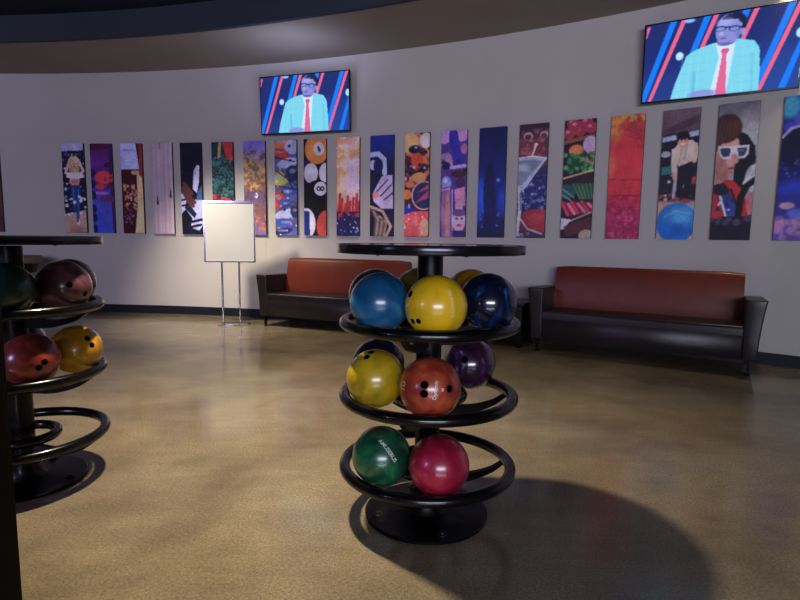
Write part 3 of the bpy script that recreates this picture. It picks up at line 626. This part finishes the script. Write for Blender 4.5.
# ------------------------------------------------------------------ bowling balls
RB = .1085
def ball_mesh():
    bm = bmesh.new(); bmesh.ops.create_uvsphere(bm, u_segments=72, v_segments=40, radius=RB)
    me = bpy.data.meshes.new('bowling_ball'); bm.to_mesh(me); bm.free()
    for p in me.polygons: p.use_smooth = True
    return me
def frame(d):
    d = Vector(d).normalized(); e = Vector((0, 0, 1)).cross(d)
    if e.length < 1e-3: e = Vector((1, 0, 0))
    e.normalize(); return d, e, d.cross(e)      # out, right (seen from outside), up
def cap(name, d, rad, parent, m, lift=.0006, r0=0.):
    """a patch that hugs the sphere: a drilled hole (dark) or a printed ring"""
    D, E, U = frame(d); bm = bmesh.new(); n = 28; rings = []
    steps = [r0+(rad-r0)*k/5 for k in range(6)]
    for q in steps:
        if q == 0: rings.append([bm.verts.new(D*(RB+lift))]); continue
        th = q/RB
        rings.append([bm.verts.new((D*math.cos(th)+(E*math.cos(2*math.pi*k/n)+U*math.sin(2*math.pi*k/n))*math.sin(th))*(RB+lift)) for k in range(n)])
    for A, B in zip(rings[:-1], rings[1:]):
        for k in range(n):
            if len(A) == 1: bm.faces.new((A[0], B[k], B[(k+1) % n]))
            else: bm.faces.new((A[k], B[k], B[(k+1) % n], A[(k+1) % n]))
    return mesh_obj(name, bm, m, parent, 180)
def lettering(text, d, height, rot, parent, m, spacing=1.):
    cu = bpy.data.curves.new('t', 'FONT'); cu.body = text; cu.size = height; cu.align_x = 'CENTER'; cu.align_y = 'CENTER'; cu.space_character = spacing
    cu.offset = height*.018
    to = bpy.data.objects.new('t', cu); col.objects.link(to); bpy.context.view_layer.update()
    dg = bpy.context.evaluated_depsgraph_get(); me = bpy.data.meshes.new_from_object(to.evaluated_get(dg))
    bpy.data.objects.remove(to); bpy.data.curves.remove(cu)
    bm = bmesh.new(); bm.from_mesh(me); bpy.data.meshes.remove(me)
    bmesh.ops.triangulate(bm, faces=bm.faces[:])
    for _ in range(1): bmesh.ops.subdivide_edges(bm, edges=[e for e in bm.edges if e.calc_length() > .006], cuts=2)
    D, E, U = frame(d); cr, sr = math.cos(rot), math.sin(rot)
    for v in bm.verts:
        x, y = v.co.x*cr-v.co.y*sr, v.co.x*sr+v.co.y*cr
        ang = math.hypot(x, y)/RB; w = (E*x+U*y)
        w = w.normalized() if w.length > 1e-9 else E
        v.co = (D*math.cos(ang)+w*math.sin(ang))*(RB+.0008)
    return mesh_obj('lettering', bm, m, parent)

BM = {
 'blue': ball_mat('ball_blue', [(.3, (8, 62, 104)), (.5, (18, 96, 142)), (.72, (70, 150, 190))], 4, 2.5, off=1),
 'yellow': ball_mat('ball_yellow', [(.28, (150, 128, 10)), (.45, (214, 178, 16)), (.62, (236, 190, 22)), (.8, (232, 206, 90))], 5, 1.5, off=2),
 'navy': ball_mat('ball_navy', [(.3, (2, 5, 18)), (.5, (5, 18, 54)), (.62, (10, 60, 116)), (.7, (60, 160, 200)), (.76, (6, 16, 44))], 5, 4, .08, off=3, pearl=.2),
 'gold': ball_mat('ball_gold', [(.3, (110, 78, 10)), (.6, (176, 124, 20))], 4, 2, off=4),
 'olive': ball_mat('ball_olive', [(.3, (84, 66, 20)), (.7, (130, 104, 40))], 4, 2, off=5),
 'black': ball_mat('ball_black', [(.3, (6, 6, 10)), (.7, (18, 18, 26))], 4, 2, .1, off=6),
 'lime': ball_mat('ball_lime', [(.3, (140, 128, 14)), (.5, (190, 158, 20)), (.62, (196, 170, 34)), (.72, (224, 156, 20))], 4, 2, off=7),
 'orange': ball_mat('ball_orange', [(.28, (108, 26, 24)), (.45, (150, 50, 36)), (.6, (172, 78, 48)), (.78, (196, 120, 74))], 6, 3, off=8),
 'violet': ball_mat('ball_violet', [(.3, (26, 10, 30)), (.5, (58, 20, 50)), (.6, (60, 36, 90)), (.68, (140, 120, 160)), (.72, (50, 20, 60))], 7, 4, .1, off=9),
 'dkviolet': ball_mat('ball_dark_violet', [(.3, (12, 8, 26)), (.7, (34, 22, 66))], 5, 2, .1, off=10),
 'green': ball_mat('ball_green', [(.28, (4, 44, 30)), (.45, (6, 74, 50)), (.6, (26, 112, 80)), (.7, (110, 140, 60))], 4, 3, off=11),
 'magenta': ball_mat('ball_magenta', [(.3, (116, 6, 40)), (.5, (156, 14, 58)), (.7, (190, 44, 84))], 9, 1.2, off=12),
 'Lgreen': ball_mat('ball_dull_green', [(.3, (8, 44, 38)), (.7, (28, 78, 66))], 4, 2, off=13),
 'Lpurple': ball_mat('ball_plum', [(.3, (70, 38, 58)), (.5, (98, 56, 70)), (.7, (128, 78, 76))], 5, 3, off=14),
 'Lbrown': ball_mat('ball_brown', [(.3, (66, 44, 20)), (.7, (120, 84, 40))], 4, 2, off=15),
 'Lred': ball_mat('ball_red', [(.28, (120, 38, 28)), (.5, (160, 60, 44)), (.66, (176, 86, 66)), (.8, (196, 128, 112))], 6, 4, off=16),
 'Lyel': ball_mat('ball_amber', [(.3, (128, 92, 10)), (.5, (186, 136, 16)), (.7, (214, 160, 26))], 4, 2, off=17),
 'Lteal': ball_mat('ball_teal', [(.3, (10, 54, 70)), (.7, (40, 110, 130))], 4, 2, off=18),
}
RK = {'C': (.1151, 2.0845), 'L': (-1.6772, 2.3282)}
BALLS = [  # key, rack, ring, azimuth, label, holes, (text...)
 ('blue', 'C', 0, -143.8, 'blue swirled bowling ball at the left front of the top ring, middle rack', [], []),
 ('yellow', 'C', 0, -87.7, 'bright yellow scuffed bowling ball at the front of the top ring, middle rack', [((-.829, -.367, .421), .0125), ((-.577, -.729, -.369), .010), ((-.743, -.535, -.401), .010)], [('BRUNSWICK', (.421, -.885, .198), .017, -1.5, 'ink_cream')]),
 ('navy', 'C', 0, -26.5, 'dark navy bowling ball with cyan swirls, right side of the top ring', [], []),
 ('gold', 'C', 0, 40, 'dark gold bowling ball half hidden behind the navy one', [], []),
 ('olive', 'C', 0, 98, 'olive bowling ball peeking out behind the post, beside the blue ball', [], []),
 ('black', 'C', 0, 157, 'black bowling ball, only its rim showing behind the blue ball', [], []),
 ('lime', 'C', 1, -150.2, 'lime yellow bowling ball on the left of the second ring', [((-.143, -.243, .959), .012), ((-.284, -.46, .841), .012)], []),
 ('orange', 'C', 1, -91.4, 'red orange bowling ball with drilled holes and lettering, front of the second ring', [((-.227, -.916, .332), .0135), ((-.24, -.968, .074), .0135), ((.547, -.813, .199), .0125)], [('Dynamic', (.111, -.977, .184), .018, 1.45, 'ink_white'), ('M', (.33, -.92, .19), .014, 1.45, 'ink_white'), ('10', (-.859, -.46, .15), .036, 1.6, 'ink_pink')]),
 ('violet', 'C', 1, 39, 'purple swirled bowling ball on the right of the second ring', [((-.299, -.891, .341), .0125)], []),
 ('dkviolet', 'C', 1, 150, 'very dark violet bowling ball behind the lime yellow ball', [], []),
 ('green', 'C', 2, -139.5, 'dark green bowling ball with white lettering on the bottom ring', [], [('AMUSEBUS', (.237, -.82, .52), .02, -1.02, 'ink_white')]),
 ('magenta', 'C', 2, -82.3, 'magenta red bowling ball at the front of the bottom ring', [], []),
 ('Lgreen', 'L', 0, -60.5, 'dull green bowling ball at the left edge of the photo', [], []),
 ('Lpurple', 'L', 0, -3.5, 'plum coloured bowling ball on the top ring of the cut-off rack', [((.678, -.723, .132), .012), ((.946, -.182, -.27), .011)], []),
 ('Lbrown', 'L', 0, 53.5, 'brown bowling ball, only its rim showing behind the plum ball', [], []),
 ('Lred', 'L', 1, -42.9, 'red orange bowling ball with two holes on the cut-off rack', [((.856, -.514, .051), .012), ((.739, -.66, -.132), .012)], []),
 ('Lyel', 'L', 1, 15.3, 'amber yellow bowling ball with two holes on the cut-off rack', [((.738, -.414, .533), .012), ((.887, -.38, .264), .012)], []),
 ('Lteal', 'L', 1, 122, 'teal bowling ball peeking out behind the red orange one, cut-off rack', [], []),
]
BMESH = ball_mesh()
for key, rk, ri, az, lab, holes, texts in BALLS:
    me = BMESH.copy(); me.name = 'bowling_ball'; me.materials.append(BM[key])
    o = bpy.data.objects.new('bowling_ball', me); col.objects.link(o)
    cx, cy = RK[rk]; a = R(az); dz = {'violet': .0895}.get(key, .0892)
    o.location = (cx+.2325*math.cos(a), cy+.2325*math.sin(a), ZR[ri]*(1.012 if rk == 'L' else 1)+dz)
    tag(o, lab, 'bowling ball', 'bowling balls on the racks')
    for d, q in holes: cap('finger_hole', d, q, o, M['hole'])
    if key == 'violet': cap('hole_insert', holes[0][0], .0165, o, BM['dkviolet'], .0009, .0125)
    for tx, d, h, rot, mk in texts: lettering(tx, d, h, rot, o, M[mk])

# ------------------------------------------------------------------ sofas
def make_sofa():
    t = thing('sofa', '', 'sofa')
    Wi, D, SH, BH, AH = 1.66, .66, .41, .83, .635; h = Wi/2
    # origin: middle of the front edge on the floor; +y is back
    bm = bmesh.new(); box(bm, 0, .3155, .2355, Wi, .629, .201); bevel(bm, .001, 1); mesh_obj('seat_base', bm, M['leather'], t, 50)
    for s in (-1, 0, 1):
        bm = bmesh.new(); box(bm, s*Wi/3, .283, .3735, Wi/3-.001, .566, .077)
        bmesh.ops.bevel(bm, geom=[e for e in bm.edges if min(v.co.z for v in e.verts) > .4 and max(v.co.y for v in e.verts) < .1], offset=.028, segments=4, profile=.5, affect='EDGES')
        mesh_obj('seat_cushion', bm, M['leather'], t, 60)
    bm = bmesh.new()   # backrest leans back, thicker at the foot
    n = 12; rows = []
    prof = [(.40, .395), (.405, .50), (.43, .66), (.46, .79), (.475, .822), (.50, BH+.003), (.56, BH), (.60, .80), (.625, .5), (.635, .15)]
    for i in range(n+1):
        x = -h+Wi*i/n; e = min(i, n-i)/n; dip = .012*(1-min(1, e*12)); rows.append([bm.verts.new((x, y, z-dip if z > .78 else z)) for y, z in prof]+[bm.verts.new((x, .45, .15))])
    for A, B in zip(rows[:-1], rows[1:]):
        for j in range(len(A)): bm.faces.new((A[j], A[(j+1) % len(A)], B[(j+1) % len(A)], B[j]))
    bm.faces.new(rows[0]); bm.faces.new(rows[-1][::-1]); recalc(bm); mesh_obj('backrest', bm, M['rust'], t, 45)
    for s in (-1, 1):
        # arm: flares outward and forward towards its top
        b0, b1 = h+.001, h+.11; t0, t1 = h+.001, h+.155
        bm = bmesh.new(); segs = [(.13, 0), (.30, .006), (.45, .016), (.56, .027), (AH, .036)]; rws = []
        for z, f in segs:
            q = f/.036; o1 = b1+(t1-b1)*q; fy = -.012*q
            rws.append([bm.verts.new((s*x, y, z - (.02 if (z == AH and y > .1) else 0))) for x, y in ((b0, fy), (o1, fy), (o1, .62), (b0, .62))])
        for A, B in zip(rws[:-1], rws[1:]):
            for j in range(4): bm.faces.new((A[j], A[(j+1) % 4], B[(j+1) % 4], B[j]))
        bm.faces.new(rws[0]); bm.faces.new(rws[-1][::-1]); recalc(bm)
        bmesh.ops.bevel(bm, geom=[e for e in bm.edges if len(e.link_faces) == 2 and e.calc_face_angle(0) > .6], offset=.012, segments=3, profile=.5, affect='EDGES')
        mesh_obj('armrest', bm, M['leather'], t, 45)
        for y in (.045, .56):
            bm = bmesh.new(); x = s*(h+.055)
            hexa(bm, [(x-.010, y-.010, .012), (x+.010, y-.010, .012), (x+.010, y+.010, .012), (x-.010, y+.010, .012), (x-.018, y-.018, .131), (x+.018, y-.018, .131), (x+.018, y+.018, .131), (x-.018, y+.018, .131)])
            tube(bm, [(x, y, 0), (x, y, .014)], .02, 14); recalc(bm); mesh_obj('leg', bm, M['leg'], t, 40)
    for y in (.06, .56):
        bm = bmesh.new(); box(bm, 0, y, .118, Wi+.06, .04, .03); mesh_obj('rail', bm, M['leg'], t)
    return t
sofa = make_sofa(); bpy.context.view_layer.update(); sofa2 = copy_tree(sofa)
a2 = R(-30.5); mid2 = Vector((1.383+2.824, 5.236+4.381, 0))/2
sofa2.location = mid2; sofa2.rotation_euler = (0, 0, a2)
a1 = R(-23); sofa.location = Vector((-1.625, 6.56, 0))+Vector((math.cos(a1), math.sin(a1), 0))*.83; sofa.rotation_euler = (0, 0, a1)
tag(sofa, 'dark brown sofa with rust back beside the poster stand, partly behind the middle rack', 'sofa', 'two-tone sofas by the wall')
tag(sofa2, 'dark brown sofa with rust back against the right side of the curved wall', 'sofa', 'two-tone sofas by the wall')

# black side table between the sofas
t = thing('side_table', 'low black side table between the two sofas, mostly behind the rack', 'side table', (1.15, 5.68, 0), R(-30.5))
bm = bmesh.new(); box(bm, 0, 0, .445, .47, .47, .035); bevel(bm, .006, 2); mesh_obj('table_top', bm, M['black'], t, 40)
bm = bmesh.new(); box(bm, 0, 0, .235, .42, .42, .384); bevel(bm, .004, 2); mesh_obj('cabinet_body', bm, M['leg'], t, 40)
for sx in (-1, 1):
    for sy in (-1, 1):
        bm = bmesh.new(); box(bm, sx*.18, sy*.18, .022, .035, .035, .044); mesh_obj('leg', bm, M['leg'], t)

# round table against the wall far left
t = thing('round_table', 'small round table with a tan rim by the far left wall', 'table', (-4.98, 6.95, 0))
bm = bmesh.new(); lathe(bm, [(0, .72), (.315, .72), (.33, .735), (.33, .80), (.315, .815), (0, .815)], 48); recalc(bm); mesh_obj('table_top', bm, M['tan'], t, 40)
bm = bmesh.new(); lathe(bm, [(0, .60), (.25, .60), (.29, .72), (0, .72)], 48); recalc(bm); mesh_obj('apron', bm, M['leg'], t, 40)
bm = bmesh.new(); lathe(bm, [(0, .02), (.04, .02), (.04, .6), (0, .6)], 24); recalc(bm); mesh_obj('pedestal', bm, M['leg'], t, 40)
bm = bmesh.new(); lathe(bm, [(0, 0), (.22, 0), (.22, .015), (0, .03)], 40); recalc(bm); mesh_obj('base', bm, M['leg'], t, 40)

# ------------------------------------------------------------------ poster stand
t = thing('poster_stand', 'chrome two-pole poster stand holding a blank cream board beside the left sofa', 'sign stand', (-2.105, 6.70, 0), R(2))
bm = bmesh.new(); box(bm, .045, -.02, .006, .36, .17, .012); bevel(bm, .003, 2); mesh_obj('base_plate', bm, M['chrome'], t, 40)
for x in (-.105, .105):
    bm = bmesh.new(); tube(bm, [(x, .012, .012), (x, .012, .80)], .0115, 16); mesh_obj('pole', bm, M['chrome'], t, 50)
W, Z0, Z1 = .305, .782, 1.512
fr = bmesh.new(); th = .014
for x in (-W, W): box(fr, x, 0, (Z0+Z1)/2, th, .022, Z1-Z0)
for z, e in ((Z0, th), (Z1, th*1.6)): box(fr, 0, -.001, z, 2*W+th, .024, e)
mesh_obj('frame', fr, M['chrome'], t)
bm = bmesh.new(); box(bm, 0, 0, (Z0+Z1)/2, 2*W-.012, .010, Z1-Z0-.012); mesh_obj('board', bm, M['board'], t)

# ------------------------------------------------------------------ light
def spot(name, loc, target, power, color, size=70, blend=.5, radius=.05):
    l = bpy.data.lights.new(name, 'SPOT'); l.energy = power; l.color = color; l.spot_size = R(size); l.spot_blend = blend; l.shadow_soft_size = radius
    o = bpy.data.objects.new(name, l); col.objects.link(o); o.location = loc
    o.rotation_euler = (Vector(target)-Vector(loc)).to_track_quat('-Z', 'Y').to_euler(); return o
def area(name, loc, target, power, color, sx, sy):
    l = bpy.data.lights.new(name, 'AREA'); l.shape = 'RECTANGLE'; l.size = sx; l.size_y = sy; l.energy = power; l.color = color
    o = bpy.data.objects.new(name, l); col.objects.link(o); o.location = loc
    o.rotation_euler = (Vector(target)-Vector(loc)).to_track_quat('-Z', 'Y').to_euler(); return o
WARM = (1., .85, .64)
spot('key_spot', (-.85, 2.5, 3.3), (-1.1, 2.75, 0), 640, WARM, 110, 1., .075)
spot('stand_spot', (-3.0, 5.5, 3.2), (-2.25, 6.9, .3), 480, (1., .88, .70), 66, 1., .14)
spot('sofa_spot', (-.2, 5.3, 3.2), (-.8, 6.2, .2), 85, (1., .84, .62), 70, .9, .06)
spot('right_spot', (3.2, 4.75, 3.25), (3.2, 4.2, 0), 70, (1., .80, .58), 95, 1, .1)
area('lane_glow', (.6, -6, 1.7), (.3, 6, 1.6), 340, (.80, .84, 1.), 4.5, 1.1)
area('violet_glow', (-5.0, -1.5, 2.0), (-3, 7, 1.6), 80, (.62, .52, 1.), 1.2, .8)
spot('soffit_glow', (-1.2, 6.2, 2.6), (-1.35, 6.6, 3.4), 22, (.6, .66, 1.), 150, 1, .3)  # added upward spot, no fixture: bluish light on the soffit underside
w = bpy.data.worlds.new('World'); scn.world = w; w.use_nodes = True
w.node_tree.nodes['Background'].inputs['Color'].default_value = (.72, .78, 1., 1); w.node_tree.nodes['Background'].inputs['Strength'].default_value = .03

# ------------------------------------------------------------------ camera
cam = bpy.data.cameras.new('Camera'); co = bpy.data.objects.new('Camera', cam); col.objects.link(co); scn.camera = co
cam.sensor_width = 36; cam.lens = 541.44/800*36; cam.clip_start = .05
co.matrix_world = Matrix.Translation((0, 0, 1.1014)) @ Matrix.Rotation(R(90)-.1145, 4, 'X') @ Matrix.Rotation(-.0121*-1, 4, 'Z')
scn.view_settings.view_transform = 'Standard'; scn.view_settings.look = 'None'; scn.view_settings.exposure = .12; scn.view_settings.gamma = .88
